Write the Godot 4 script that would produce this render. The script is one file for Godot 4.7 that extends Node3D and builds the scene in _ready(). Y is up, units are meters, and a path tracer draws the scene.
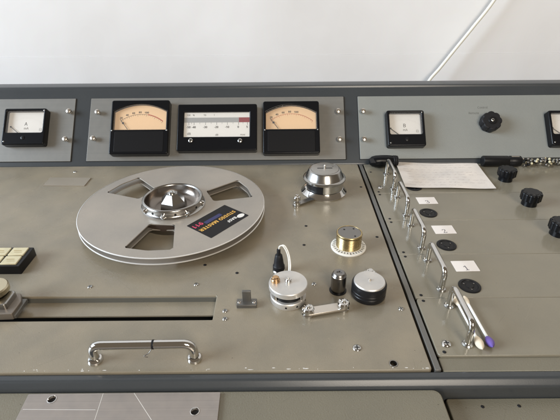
extends Node3D

# ------------------------------------------------------------------ mesh helpers
# A plate, bezel or block: polygon in (x, z), from y0 up to y1, top edges rounded by bev.
# lathed, swept and slab shapes collect triangles here and become one ArrayMesh.
class MB:
	var v := PackedVector3Array()
	var n := PackedVector3Array()
	var uv := PackedVector2Array()
	func tri(a: Vector3, b: Vector3, c: Vector3, na: Vector3, nb: Vector3, nc: Vector3) -> void:
		var g := (b - a).cross(c - a)
		if g.length_squared() < 1e-22:
			return
		if g.dot(na + nb + nc) > 0.0:
			var t := b
			b = c
			c = t
			t = nb
			nb = nc
			nc = t
		for p in [a, b, c]:
			v.append(p)
			uv.append(Vector2(p.x, p.z))
		n.append(na)
		n.append(nb)
		n.append(nc)
	func quad(a: Vector3, b: Vector3, c: Vector3, d: Vector3, na: Vector3, nb: Vector3, nc: Vector3, nd: Vector3) -> void:
		tri(a, b, c, na, nb, nc)
		tri(a, c, d, na, nc, nd)
	func flat(a: Vector3, b: Vector3, c: Vector3, d: Vector3, nn: Vector3) -> void:
		quad(a, b, c, d, nn, nn, nn, nn)
	func mesh() -> ArrayMesh:
		var arr := []
		arr.resize(Mesh.ARRAY_MAX)
		arr[Mesh.ARRAY_VERTEX] = v
		arr[Mesh.ARRAY_NORMAL] = n
		arr[Mesh.ARRAY_TEX_UV] = uv
		var m := ArrayMesh.new()
		m.add_surface_from_arrays(Mesh.PRIMITIVE_TRIANGLES, arr)
		return m
	func lathe(prof: Array, segs := 40, at := Vector3.ZERO, crease := 32.0, a0 := 0.0, a1 := TAU) -> MB:
		var k := prof.size()
		var sn := []
		for i in k - 1:
			var d: Vector2 = prof[i + 1] - prof[i]
			sn.append(Vector2(d.y, -d.x).normalized())
		for i in k - 1:
			var n0: Vector2 = sn[i]
			var n1: Vector2 = sn[i]
			if i > 0 and sn[i].dot(sn[i - 1]) > cos(deg_to_rad(crease)):
				n0 = (sn[i] + sn[i - 1]).normalized()
			if i < k - 2 and sn[i].dot(sn[i + 1]) > cos(deg_to_rad(crease)):
				n1 = (sn[i] + sn[i + 1]).normalized()
			for j in segs:
				var p := a0 + (a1 - a0) * j / segs
				var q := a0 + (a1 - a0) * (j + 1) / segs
				var cp := Vector3(cos(p), 0, sin(p))
				var cq := Vector3(cos(q), 0, sin(q))
				var u := Vector3.UP
				var A: Vector2 = prof[i]
				var B: Vector2 = prof[i + 1]
				quad(at + cp * A.x + u * A.y, at + cq * A.x + u * A.y, at + cq * B.x + u * B.y, at + cp * B.x + u * B.y,
					cp * n0.x + u * n0.y, cq * n0.x + u * n0.y, cq * n1.x + u * n1.y, cp * n1.x + u * n1.y)
		return self
	func tube(pts: Array, r, segs := 12, caps := true) -> MB:
		var k := pts.size()
		var rr := func(i): return r[i] if r is Array else r
		var t0: Vector3 = (pts[1] - pts[0]).normalized()
		var side := t0.cross(Vector3(0.31, 0.87, 0.38)).normalized()
		var rings := []
		var norms := []
		for i in k:
			var t: Vector3 = (pts[mini(i + 1, k - 1)] - pts[maxi(i - 1, 0)]).normalized()
			side = (side - t * side.dot(t)).normalized()
			var up := t.cross(side)
			var ring := []
			var nr := []
			for j in segs:
				var a := TAU * j / segs
				var d := side * cos(a) + up * sin(a)
				ring.append(pts[i] + d * rr.call(i))
				nr.append(d)
			rings.append(ring)
			norms.append(nr)
		for i in k - 1:
			for j in segs:
				var e := (j + 1) % segs
				quad(rings[i][j], rings[i][e], rings[i + 1][e], rings[i + 1][j], norms[i][j], norms[i][e], norms[i + 1][e], norms[i + 1][j])
		if caps:
			for end in [0, k - 1]:
				var nn: Vector3 = (pts[0] - pts[1]).normalized() if end == 0 else (pts[k - 1] - pts[k - 2]).normalized()
				for j in segs:
					tri(pts[end], rings[end][j], rings[end][(j + 1) % segs], nn, nn, nn)
		return self
	static func _offset(c: PackedVector2Array, d: float) -> PackedVector2Array:
		# moves every corner inwards by d; contour runs so that its inside lies on one known side
		var k := c.size()
		var out := PackedVector2Array()
		for i in k:
			var e0 := (c[i] - c[(i + k - 1) % k]).normalized()
			var e1 := (c[(i + 1) % k] - c[i]).normalized()
			var m0 := Vector2(-e0.y, e0.x)
			var m1 := Vector2(-e1.y, e1.x)
			var m := (m0 + m1).normalized()
			out.append(c[i] + m * d / maxf(m.dot(m0), 0.3))
		return out
	static func _area(c: PackedVector2Array) -> float:
		var s := 0.0
		for i in c.size():
			s += c[i].cross(c[(i + 1) % c.size()])
		return s
	func slab(outer: PackedVector2Array, y0: float, y1: float, bev := 0.0, holes := [], bottom := true, steps := 3) -> MB:
		var cs := []
		for h in [outer] + holes:
			var c: PackedVector2Array = h.duplicate()
			var want_pos := cs.is_empty()
			if (_area(c) > 0.0) != want_pos:
				c.reverse()
			cs.append(c)
		var top := []
		for c in cs:
			var k: int = c.size()
			var layers := [[c, y0, 0.0]]
			if bev > 0.0:
				for s in steps + 1:
					var a := PI / 2 * s / steps
					layers.append([_offset(c, bev * (1.0 - cos(a))), y1 - bev + bev * sin(a), a])
			else:
				layers.append([c, y1, 0.0])
			for L in layers.size() - 1:
				var A = layers[L]
				var B = layers[L + 1]
				for i in k:
					var j: int = (i + 1) % k
					var e: Vector2 = (c[j] - c[i]).normalized()
					var o := Vector2(e.y, -e.x)
					var pe: Vector2 = (c[i] - c[(i + k - 1) % k]).normalized()
					var ne: Vector2 = (c[(j + 1) % k] - c[j]).normalized()
					var oi := (o + Vector2(pe.y, -pe.x)).normalized() if pe.dot(e) > 0.85 else o
					var oj := (o + Vector2(ne.y, -ne.x)).normalized() if ne.dot(e) > 0.85 else o
					var nf := func(w: Vector2, a: float): return Vector3(w.x * cos(a), sin(a), w.y * cos(a))
					quad(Vector3(A[0][i].x, A[1], A[0][i].y), Vector3(A[0][j].x, A[1], A[0][j].y), Vector3(B[0][j].x, B[1], B[0][j].y), Vector3(B[0][i].x, B[1], B[0][i].y),
						nf.call(oi, A[2]), nf.call(oj, A[2]), nf.call(oj, B[2]), nf.call(oi, B[2]))
			top.append(layers[-1][0])
		_cap(top, y1, Vector3.UP)
		if bottom:
			_cap(cs, y0, Vector3.DOWN)
		return self
	func _cap(cs: Array, y: float, nn: Vector3) -> void:
		var ring: PackedVector2Array = cs[0].duplicate()
		var order := range(1, cs.size())
		order.sort_custom(func(a, b): return _maxx(cs[a]) > _maxx(cs[b]))
		for h in order:
			var hole: PackedVector2Array = cs[h]
			var best := 1e9
			var bi := 0
			var bj := 0
			for i in ring.size():
				for j in hole.size():
					var d := ring[i].distance_squared_to(hole[j])
					if d < best and _sees(ring, hole, ring[i], hole[j]):
						best = d
						bi = i
						bj = j
			var out := PackedVector2Array()
			for i in bi + 1:
				out.append(ring[i])
			for j in hole.size() + 1:
				out.append(hole[(bj + j) % hole.size()])
			for i in range(bi, ring.size()):
				out.append(ring[i])
			ring = out
		var idx := Geometry2D.triangulate_polygon(ring)
		if idx.is_empty():
			print("triangulation failed: ", ring.size(), " points, ", cs.size() - 1, " holes")
		for t in range(0, idx.size(), 3):
			var a := ring[idx[t]]
			var b := ring[idx[t + 1]]
			var c := ring[idx[t + 2]]
			tri(Vector3(a.x, y, a.y), Vector3(b.x, y, b.y), Vector3(c.x, y, c.y), nn, nn, nn)
	static func _maxx(c: PackedVector2Array) -> float:
		var m := -1e9
		for p in c:
			m = maxf(m, p.x)
		return m
	static func _sees(ring: PackedVector2Array, hole: PackedVector2Array, a: Vector2, b: Vector2) -> bool:
		for c in [ring, hole]:
			for i in c.size():
				var p: Vector2 = c[i]
				var q: Vector2 = c[(i + 1) % c.size()]
				if p == a or q == a or p == b or q == b:
					continue
				if Geometry2D.segment_intersects_segment(a, b, p, q) != null:
					return false
		return true

func rrect(x0: float, z0: float, x1: float, z1: float, r := 0.002, k := 4) -> PackedVector2Array:
	var p := PackedVector2Array()
	for c in [[x1 - r, z1 - r, 0.0], [x0 + r, z1 - r, 90.0], [x0 + r, z0 + r, 180.0], [x1 - r, z0 + r, 270.0]]:
		for i in k + 1:
			var a := deg_to_rad(c[2] + 90.0 * i / k)
			p.append(Vector2(c[0] + r * cos(a), c[1] + r * sin(a)))
	return p

func circle(r: float, k := 40, cx := 0.0, cz := 0.0) -> PackedVector2Array:
	var p := PackedVector2Array()
	for i in k:
		p.append(Vector2(cx + r * cos(TAU * i / k), cz + r * sin(TAU * i / k)))
	return p

func round_poly(c: Array, r: float, k := 4) -> PackedVector2Array:
	var p := PackedVector2Array()
	for i in c.size():
		var b: Vector2 = c[i]
		var d0: Vector2 = (c[(i + c.size() - 1) % c.size()] - b).normalized()
		var d1: Vector2 = (c[(i + 1) % c.size()] - b).normalized()
		for s in k + 1:
			var t := float(s) / k
			var q0 := b + d0 * r
			var q2 := b + d1 * r
			p.append(q0 * (1 - t) * (1 - t) + b * 2 * t * (1 - t) + q2 * t * t)
	return p

func bent(c: Array, r: float, k := 6) -> Array:          # a polyline with its corners rounded
	var p := [c[0]]
	for i in range(1, c.size() - 1):
		var b: Vector3 = c[i]
		var q0: Vector3 = b + (c[i - 1] - b).normalized() * r
		var q2: Vector3 = b + (c[i + 1] - b).normalized() * r
		for s in k + 1:
			var t := float(s) / k
			p.append(q0 * (1 - t) * (1 - t) + b * 2 * t * (1 - t) + q2 * t * t)
	p.append(c[-1])
	return p

func spline(c: Array, k := 8) -> Array:
	var p := []
	for i in c.size() - 1:
		var a: Vector3 = c[maxi(i - 1, 0)]
		var b: Vector3 = c[i]
		var d: Vector3 = c[i + 1]
		var e: Vector3 = c[mini(i + 2, c.size() - 1)]
		for s in k:
			p.append(b.cubic_interpolate(d, a, e, float(s) / k))
	p.append(c[-1])
	return p

# ------------------------------------------------------------------ scene helpers
var used := {}
func numbered(called: String) -> String:
	var i: int = used.get(called, 0)
	used[called] = i + 1
	return called if i == 0 else "%s_%03d" % [called, i]

func thing(called: String, label: String, category: String, xf := Transform3D(), group := "") -> Node3D:
	var o := Node3D.new()
	o.name = numbered(called)
	add_child(o)
	o.transform = xf
	tag(o, label, category, group)
	return o

func tag(o: Node3D, label: String, category: String, group := "") -> Node3D:
	o.set_meta("label", label)
	o.set_meta("category", category)
	if group != "":
		o.set_meta("group", group)
	return o

func part(called: String, parent: Node, at := Vector3.ZERO, turn := 0.0) -> Node3D:
	var o := Node3D.new()
	o.name = called
	parent.add_child(o, true)
	o.position = at
	o.rotation.y = turn
	return o

func obj(called: String, mesh: Mesh, m: Material, parent: Node = self, at := Vector3.ZERO, turn := 0.0) -> MeshInstance3D:
	var o := MeshInstance3D.new()
	o.name = numbered(called) if parent == self else called
	o.mesh = mesh
	o.material_override = m
	parent.add_child(o, true)
	o.position = at
	o.rotation.y = turn
	return o

func structure(called: String, mesh: Mesh, m: Material, at := Vector3.ZERO) -> MeshInstance3D:
	var o := obj(called, mesh, m, self, at)
	o.set_meta("kind", "structure")
	return o

var font_sans: SystemFont
var font_serif: SystemFont
func text(s: String, h: float, m: Material, parent: Node, at: Vector3, turn := 0.0, font: Font = null, called := "lettering") -> MeshInstance3D:
	var t := TextMesh.new()
	t.text = s
	t.font = font if font else font_sans
	t.font_size = 40
	t.pixel_size = h / 29.0          # h: height of a capital
	t.depth = 0.00012
	t.curve_step = 2.0
	var o := MeshInstance3D.new()
	o.name = called
	o.mesh = t
	o.material_override = m
	parent.add_child(o, true)
	o.transform = Transform3D(Basis(Vector3.UP, turn) * Basis(Vector3(1, 0, 0), Vector3(0, 0, -1), Vector3(0, 1, 0)), at)
	return o

# ------------------------------------------------------------------ materials
func noise_tex(freq: float, octaves: int, lo: Color, hi: Color, sd: int, size := 512, normal := false) -> NoiseTexture2D:
	var f := FastNoiseLite.new()
	f.seed = sd
	f.frequency = freq
	f.noise_type = FastNoiseLite.TYPE_SIMPLEX_SMOOTH
	f.fractal_octaves = octaves
	var t := NoiseTexture2D.new()
	t.width = size
	t.height = size
	t.seamless = true
	t.noise = f
	if normal:
		t.as_normal_map = true
		t.bump_strength = 4.0
	else:
		var g := Gradient.new()
		g.set_color(0, lo)
		g.set_color(1, hi)
		t.color_ramp = g
	return t

# paint as it looks after decades of use: cloudy tone, fine grain, specks, hairline scratches, wiped stains
func worn_image(sd: int, size: int, cloud: float, grain: float, specks: int, scratches: int, streak := false) -> ImageTexture:
	var rng := RandomNumberGenerator.new()
	rng.seed = sd
	var f := FastNoiseLite.new()
	f.seed = sd
	f.noise_type = FastNoiseLite.TYPE_SIMPLEX_SMOOTH
	f.fractal_octaves = 4
	f.frequency = 0.006
	var base := f.get_seamless_image(size, size, false, false, 0.15)
	var rows := PackedFloat32Array()
	for y in size:
		rows.append(rng.randf())
	var im := Image.create(size, size, false, Image.FORMAT_RGB8)
	for y in size:
		for x in size:
			var c := (base.get_pixel(x, y).r - 0.5) * 2.0 * cloud
			var g := (rng.randf() - 0.5) * grain
			if streak:
				g = (rows[y] - 0.5) * grain + (rng.randf() - 0.5) * grain * 0.25
			var w := 0.9 + c + g
			im.set_pixel(x, y, Color(w, w * (1.0 - 0.15 * c), w * (1.0 - 0.35 * c)))
	for i in specks:
		var p := Vector2i(rng.randi() % (size - 4), rng.randi() % (size - 4))
		var s := 1 + rng.randi() % 2
		var k := 0.62 + rng.randf() * 0.55
		im.fill_rect(Rect2i(p, Vector2i(s, s)), Color(minf(k, 1.0), minf(k * 0.98, 1.0), minf(k * 0.95, 1.0)))
	for i in scratches:
		var p := Vector2(rng.randf() * size, rng.randf() * size)
		var a := rng.randf() * TAU if not streak else rng.randf_range(-0.06, 0.06)
		var l := rng.randf_range(0.015, 0.12) * size
		var k := 1.0 if rng.randf() < 0.6 else 0.74
		for s in int(l):
			a += rng.randf_range(-0.012, 0.012)
			p += Vector2(cos(a), sin(a))
			var q := Vector2i(posmod(int(p.x), size), posmod(int(p.y), size))
			im.set_pixelv(q, im.get_pixelv(q).lerp(Color(k, k, k * 0.98), 0.35))
	return ImageTexture.create_from_image(im)

func lin(r: float, g: float, b: float, a := 1.0) -> Color:
	var c := Color(r, g, b).linear_to_srgb()
	c.a = a
	return c

func mat(c: Color, rough: float, metal := 0.0, tex: Texture2D = null, scale := 4.0) -> StandardMaterial3D:
	var m := StandardMaterial3D.new()
	m.albedo_color = c
	m.roughness = rough
	m.metallic = metal
	if tex:
		m.albedo_texture = tex
		m.uv1_triplanar = true
		m.uv1_world_triplanar = true
		m.uv1_scale = Vector3.ONE * scale
	return m

func bumpy(m: StandardMaterial3D, t: Texture2D, depth: float) -> StandardMaterial3D:
	m.normal_enabled = true
	m.normal_texture = t
	m.normal_scale = depth
	return m

var M := {}
func make_materials() -> void:
	var n_fine := noise_tex(0.28, 2, Color.BLACK, Color.WHITE, 3, 1024, true)
	var n_soft := noise_tex(0.012, 3, Color.BLACK, Color.WHITE, 5, 512, true)
	var w_deck := worn_image(11, 1024, 0.055, 0.035, 320, 70)
	var w_mod := worn_image(12, 1024, 0.022, 0.03, 150, 40)
	var w_brush := worn_image(13, 1024, 0.03, 0.09, 30, 30, true)
	var w_dark := worn_image(14, 512, 0.04, 0.04, 80, 40)
	var w_clean := worn_image(15, 512, 0.05, 0.03, 10, 6)
	M.deck = bumpy(mat(lin(0.318, 0.276, 0.205), 0.24, 0.0, w_deck, 2.3), n_fine, 0.05)
	M.module = bumpy(mat(lin(0.298, 0.268, 0.203), 0.11, 0.0, w_mod, 2.6), n_fine, 0.03)
	var r_smudge := noise_tex(0.007, 4, Color(0.45, 0.45, 0.45), Color(1, 1, 1), 31, 512)
	for k in [M.deck, M.module]:
		k.roughness_texture = r_smudge
		k.roughness = 0.36 if k == M.deck else 0.20
	M.panel = mat(lin(0.285, 0.278, 0.258), 0.42, 0.35, w_brush, 9.0)
	M.panel_grey = bumpy(mat(lin(0.315, 0.325, 0.305), 0.42, 0.0, w_mod, 2.0), n_fine, 0.10)
	M.slate = bumpy(mat(lin(0.060, 0.066, 0.071), 0.28, 0.0, w_dark, 3.0), n_fine, 0.02)
	M.lower = bumpy(mat(lin(0.228, 0.207, 0.153), 0.35, 0.0, w_mod, 2.0), n_fine, 0.10)
	M.strip = mat(lin(0.19, 0.185, 0.17), 0.32, 0.3, w_clean, 4.0)
	M.black_gap = mat(lin(0.012, 0.012, 0.012), 0.8)
	M.chrome = mat(lin(0.68, 0.67, 0.65), 0.10, 1.0)
	M.chrome_soft = mat(lin(0.56, 0.55, 0.53), 0.22, 1.0, w_clean, 14.0)
	M.chrome_worn = mat(lin(0.72, 0.72, 0.70), 0.2, 1.0, w_clean, 12.0)
	M.steel = mat(lin(0.48, 0.47, 0.45), 0.28, 1.0, w_clean, 12.0)
	M.dark_steel = mat(lin(0.26, 0.25, 0.24), 0.28, 1.0)
	M.alu = mat(lin(0.80, 0.77, 0.73), 0.40, 0.6, w_clean, 9.0)
	M.reel = mat(lin(0.485, 0.440, 0.385), 0.45, 0.4, w_clean, 3.0)
	M.brushed = mat(lin(0.42, 0.375, 0.34), 0.42, 0.5, w_brush, 8.0)
	M.brass = mat(lin(0.52, 0.41, 0.22), 0.27, 1.0)
	M.old_brass = mat(lin(0.60, 0.53, 0.38), 0.34, 1.0)
	M.copper = mat(lin(0.62, 0.40, 0.22), 0.25, 1.0)
	M.nickel = mat(lin(0.68, 0.63, 0.57), 0.28, 1.0)
	M.black = mat(lin(0.009, 0.009, 0.010), 0.36)
	M.black_soft = mat(lin(0.014, 0.014, 0.016), 0.45)
	M.rubber = mat(lin(0.013, 0.013, 0.014), 0.30)
	M.bakelite = mat(lin(0.005, 0.0055, 0.007), 0.28)
	M.key = mat(lin(0.78, 0.70, 0.46), 0.45, 0.0, w_clean, 20.0)
	M.white_plastic = mat(lin(0.78, 0.76, 0.70), 0.4)
	M.dial_amber = mat(lin(0.86, 0.585, 0.335), 0.6)
	M.dial_white = mat(lin(0.80, 0.77, 0.72), 0.6)
	M.print = mat(lin(0.02, 0.02, 0.02), 0.7)
	M.print_grey = mat(lin(0.10, 0.10, 0.09), 0.7)
	M.print_red = mat(lin(0.42, 0.06, 0.03), 0.7)
	M.red_band = mat(lin(0.25, 0.02, 0.03), 0.6)
	M.grey_band = mat(lin(0.34, 0.34, 0.33), 0.6)
	M.paper = mat(lin(0.92, 0.85, 0.78), 0.8, 0.0, w_clean, 5.0)
	M.label_paper = mat(lin(0.84, 0.79, 0.75), 0.75)
	M.pencil = mat(lin(0.16, 0.15, 0.17), 0.7)
	M.faint_pencil = mat(lin(0.50, 0.44, 0.42), 0.8)
	M.sticker = mat(lin(0.010, 0.009, 0.010), 0.5)
	M.ink_gold = mat(lin(0.75, 0.42, 0.08), 0.5)
	M.ink_red = mat(lin(0.62, 0.05, 0.12), 0.5)
	M.ink_blue = mat(lin(0.028, 0.030, 0.11), 0.5)
	M.ink_white = mat(lin(0.8, 0.78, 0.74), 0.5)
	M.cotton = mat(lin(0.80, 0.70, 0.55), 0.95)
	M.stick_white = mat(lin(0.82, 0.82, 0.80), 0.5)
	M.purple = mat(lin(0.17, 0.11, 0.42), 0.5)
	M.wall = bumpy(mat(lin(0.90, 0.905, 0.92), 0.75, 0.0, noise_tex(0.004, 4, Color(0.95, 0.945, 0.94), Color.WHITE, 21), 1.1), n_soft, 0.08)
	M.cable = mat(lin(0.80, 0.79, 0.70), 0.45)
	M.tape = mat(lin(0.05, 0.035, 0.028), 0.35)
	for k in [M.bakelite, M.black, M.black_soft, M.rubber, M.sticker]:
		k.metallic_specular = 0.36
	var g := StandardMaterial3D.new()
	g.albedo_color = Color(1, 1, 1, 0.03)
	g.transparency = BaseMaterial3D.TRANSPARENCY_ALPHA
	g.roughness = 0.03
	M.glass = g

# ------------------------------------------------------------------ small parts shared by several things
var screw_mesh := {}
func screw(parent: Node, x: float, z: float, r := 0.0028, m: Material = null, y := 0.0, h := 0.0012) -> void:
	var key := "%f %f" % [r, h]
	if not screw_mesh.has(key):
		var head := MB.new()
		head.lathe([Vector2(r * 1.05, 0.0), Vector2(r, h * 0.45), Vector2(r * 0.84, h * 0.82), Vector2(r * 0.5, h), Vector2(0.0, h * 1.05)], 20, Vector3.ZERO, 60)
		var am := head.mesh()
		var c := MB.new()
		var l := r * 0.62
		var w := r * 0.14
		for q in [[l, w], [w, l]]:
			c.slab(PackedVector2Array([Vector2(-q[0], -q[1]), Vector2(q[0], -q[1]), Vector2(q[0], q[1]), Vector2(-q[0], q[1])]), h * 0.5, h * 1.05 + 0.00004 + q[0] * 0.002)
		am.add_surface_from_arrays(Mesh.PRIMITIVE_TRIANGLES, c.mesh().surface_get_arrays(0))
		screw_mesh[key] = am
	var o := obj("screw", screw_mesh[key], null, parent, Vector3(x, y, z), x * 91.0 + z * 57.0)
	o.set_surface_override_material(0, m if m else M.chrome_worn)
	o.set_surface_override_material(1, M.black_gap)

func foot_nut(parent: Node, x: float, z: float, r: float, h: float, m: Material, called := "washer") -> void:
	var b := MB.new().lathe([Vector2(r, 0), Vector2(r, h * 0.5), Vector2(r * 0.8, h), Vector2(0, h)], 20)
	obj(called, b.mesh(), m, parent, Vector3(x, 0, z))

func fluted(r: float, depth: float, lobes: int) -> PackedVector2Array:
	var p := PackedVector2Array()
	var k := lobes * 8
	for i in k:
		var a := TAU * i / k
		var w: float = pow(absf(cos(a * lobes / 2.0)), 0.7)
		p.append(Vector2(cos(a), sin(a)) * (r - depth * (1.0 - w)))
	return p

# ------------------------------------------------------------------ meters
func arc_strip(cx: float, cz: float, r0: float, r1: float, a0: float, a1: float, y: float, k := 28) -> MB:
	var b := MB.new()
	for i in k:
		var p := lerpf(a0, a1, float(i) / k)
		var q := lerpf(a0, a1, float(i + 1) / k)
		b.flat(Vector3(cx + r0 * cos(p), y, cz - r0 * sin(p)), Vector3(cx + r0 * cos(q), y, cz - r0 * sin(q)), Vector3(cx + r1 * cos(q), y, cz - r1 * sin(q)), Vector3(cx + r1 * cos(p), y, cz - r1 * sin(p)), Vector3.UP)
	return b

func bar2(b: MB, p: Vector2, q: Vector2, w: float, y: float) -> void:
	var d := (q - p).normalized()
	var s := Vector2(-d.y, d.x) * w / 2
	b.flat(Vector3(p.x - s.x, y, p.y - s.y), Vector3(q.x - s.x, y, q.y - s.y), Vector3(q.x + s.x, y, q.y + s.y), Vector3(p.x + s.x, y, p.y + s.y), Vector3.UP)

func inner_box(mt: Node3D, win: PackedVector2Array, face: Material, y: float) -> void:
	obj("dial_plate", MB.new().slab(win, y - 0.001, y).mesh(), face, mt)

func vu_meter(parent: Node, u0: float, u1: float, v0: float, v1: float, label: String, long_red: bool) -> void:
	var H := 0.017
	var cx := (u0 + u1) / 2
	var w := u1 - u0
	var mt := part("level_meter", parent, Vector3(cx, 0, -v0))
	mt.set_meta("label", label)
	var hh := v1 - v0
	var wb := 0.047          # bottom of the window above the case's foot
	var ws := hh - 0.0215    # shoulders
	var wt := hh - 0.0075    # top of the arch
	var hw := w / 2 - 0.0055
	var win := PackedVector2Array([Vector2(-hw, -wb), Vector2(-hw, -ws)])
	for i in range(1, 12):
		var t := -1.0 + 2.0 * i / 12.0
		win.append(Vector2(t * hw, -(ws + (wt - ws) * (1.0 - t * t))))
	win.append(Vector2(hw, -ws))
	win.append(Vector2(hw, -wb))
	obj("case", MB.new().slab(rrect(-w / 2, -hh, w / 2, 0, 0.004), 0, H, 0.0022, [win]).mesh(), M.bakelite, mt)
	var back := PackedVector2Array()
	for p in win:
		back.append(p)
	inner_box(mt, back, M.dial_amber, H - 0.0075)
	var y := H - 0.0074
	obj("front_cover", MB.new().slab(rrect(-w / 2 + 0.009, -wb + 0.004, w / 2 - 0.009, -0.004, 0.002), H - 0.001, H + 0.0004, 0.0003).mesh(), M.black, mt)
	foot_screws(mt, [Vector2(-w / 2 + 0.0035, -wb + 0.002), Vector2(w / 2 - 0.0035, -wb + 0.002)], 0.0013, H)
	# scale: a shallow arc, ticks above it, red towards its right end
	var R := 0.062
	var cz := -(wb - 0.030)
	var a0 := deg_to_rad(127.0)
	var a1 := deg_to_rad(50.0)
	var am := deg_to_rad(79.0)
	obj("scale_arc", arc_strip(0, cz, R, R + 0.0006, a0, am, y).mesh(), M.print_red if long_red else M.print, mt)
	obj("red_arc", arc_strip(0, cz, R, R + (0.0008 if long_red else 0.0017), am, a1, y).mesh(), M.print_red, mt)
	var b := MB.new()
	for i in 21:
		var a := lerpf(a0, a1, i / 20.0)
		var l := 0.0035 if i % 4 == 0 else 0.002
		var d := Vector2(cos(a), -sin(a))
		bar2(b, Vector2(0, cz) + d * (R - l), Vector2(0, cz) + d * R, 0.0004, y + 0.00008)
	obj("scale_ticks", b.mesh(), M.print_red if long_red else M.print, mt)
	var nums := ["20", "40", "60", "80", "100"]
	for i in 5:
		var a := lerpf(a0, am, (i + 0.35) / 4.6)
		text(nums[i], 0.0037, M.print, mt, Vector3((R + 0.005) * cos(a), y, cz - (R + 0.0042) * sin(a)), 0, font_bold, "scale_number")
	# needle at rest on the left
	var an := deg_to_rad(126.0)
	var nd := Vector3(cos(an), 0, -sin(an))
	var o := Vector3(0, y + 0.0018, cz)
	var s0 := (wb - 0.017 - 0.013) / 1.0
	obj("needle", MB.new().tube([o + nd * 0.040, o + nd * 0.058, o + nd * (R + 0.003)], [0.0005, 0.00045, 0.0003], 6).lathe([Vector2(0.0020, 0), Vector2(0.0020, 0.0004), Vector2(0, 0.0004)], 12, o + nd * 0.055).mesh(), M.print, mt)
	obj("glass", MB.new().slab(back, H - 0.0022, H - 0.0016).mesh(), M.glass, mt)

func foot_screws(mt: Node3D, at: Array, r: float, y: float) -> void:
	for p in at:
		screw(mt, p.x, p.y, r, M.chrome_worn, y, 0.0008)

func small_meter(parent: Node, u0: float, u1: float, v0: float, v1: float, letter: String, label: String) -> void:
	var H := 0.016
	var w := u1 - u0
	var hh := v1 - v0
	var mt := part("current_meter", parent, Vector3((u0 + u1) / 2, 0, -v0))
	mt.set_meta("label", label)
	var wb := hh * 0.335
	var hw := w / 2 - 0.0055
	var win := round_poly([Vector2(-hw, -wb), Vector2(-hw, -hh + 0.005), Vector2(hw, -hh + 0.005), Vector2(hw, -wb)], 0.003)
	obj("case", MB.new().slab(rrect(-w / 2, -hh, w / 2, 0, 0.004), 0, H, 0.0024, [win]).mesh(), M.bakelite, mt)
	inner_box(mt, win, M.dial_white, H - 0.008)
	var y := H - 0.0079
	if letter != "":
		text(letter, 0.0066, M.print, mt, Vector3(-0.001, y, -wb - 0.0190))
	text("mA", 0.0042, M.print_grey, mt, Vector3(0.000, y, -wb - 0.0105))
	var b := MB.new()
	for q in [[-1, -1, 1, -1], [1, -1, 1, 1], [1, 1, -1, 1], [-1, 1, -1, -1], [-1, 0, 1, 0]]:
		bar2(b, Vector2(hw - 0.007 + q[0] * 0.0018, -wb - 0.008 + q[1] * 0.0022), Vector2(hw - 0.007 + q[2] * 0.0018, -wb - 0.008 + q[3] * 0.0022), 0.0004, y)
	obj("dial_symbol", b.mesh(), M.print_grey, mt)
	var R := 0.040
	var cz := -wb + 0.010
	b = MB.new()
	for i in 26:
		var a := lerpf(deg_to_rad(136), deg_to_rad(44), i / 25.0)
		var d := Vector2(cos(a), -sin(a))
		bar2(b, Vector2(0, cz) + d * R, Vector2(0, cz) + d * (R + (0.0026 if i % 5 == 0 else 0.0014)), 0.00022, y)
	obj("scale_ticks", b.mesh(), M.faint_pencil, mt)
	var an := deg_to_rad(140.0)
	var nd := Vector3(cos(an), 0, -sin(an))
	var o := Vector3(0, y + 0.002, cz)
	obj("needle", MB.new().tube([o + nd * 0.013, o + nd * 0.036], [0.0006, 0.0005], 6).lathe([Vector2(0.0016, 0), Vector2(0.0016, 0.0005), Vector2(0, 0.0005)], 12, o + nd * 0.0355).mesh(), M.print, mt)
	obj("glass", MB.new().slab(win, H - 0.0022, H - 0.0016).mesh(), M.glass, mt)
	foot_screws(mt, [Vector2(-w / 2 + 0.005, -0.006), Vector2(w / 2 - 0.0045, -hh + 0.0045)], 0.0014, H)
	obj("adjuster", MB.new().lathe([Vector2(0.0035, 0), Vector2(0.0035, 0.0006), Vector2(0.002, 0.0012), Vector2(0, 0.0012)], 16).mesh(), M.black, mt, Vector3(0, H, -wb * 0.55))

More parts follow.
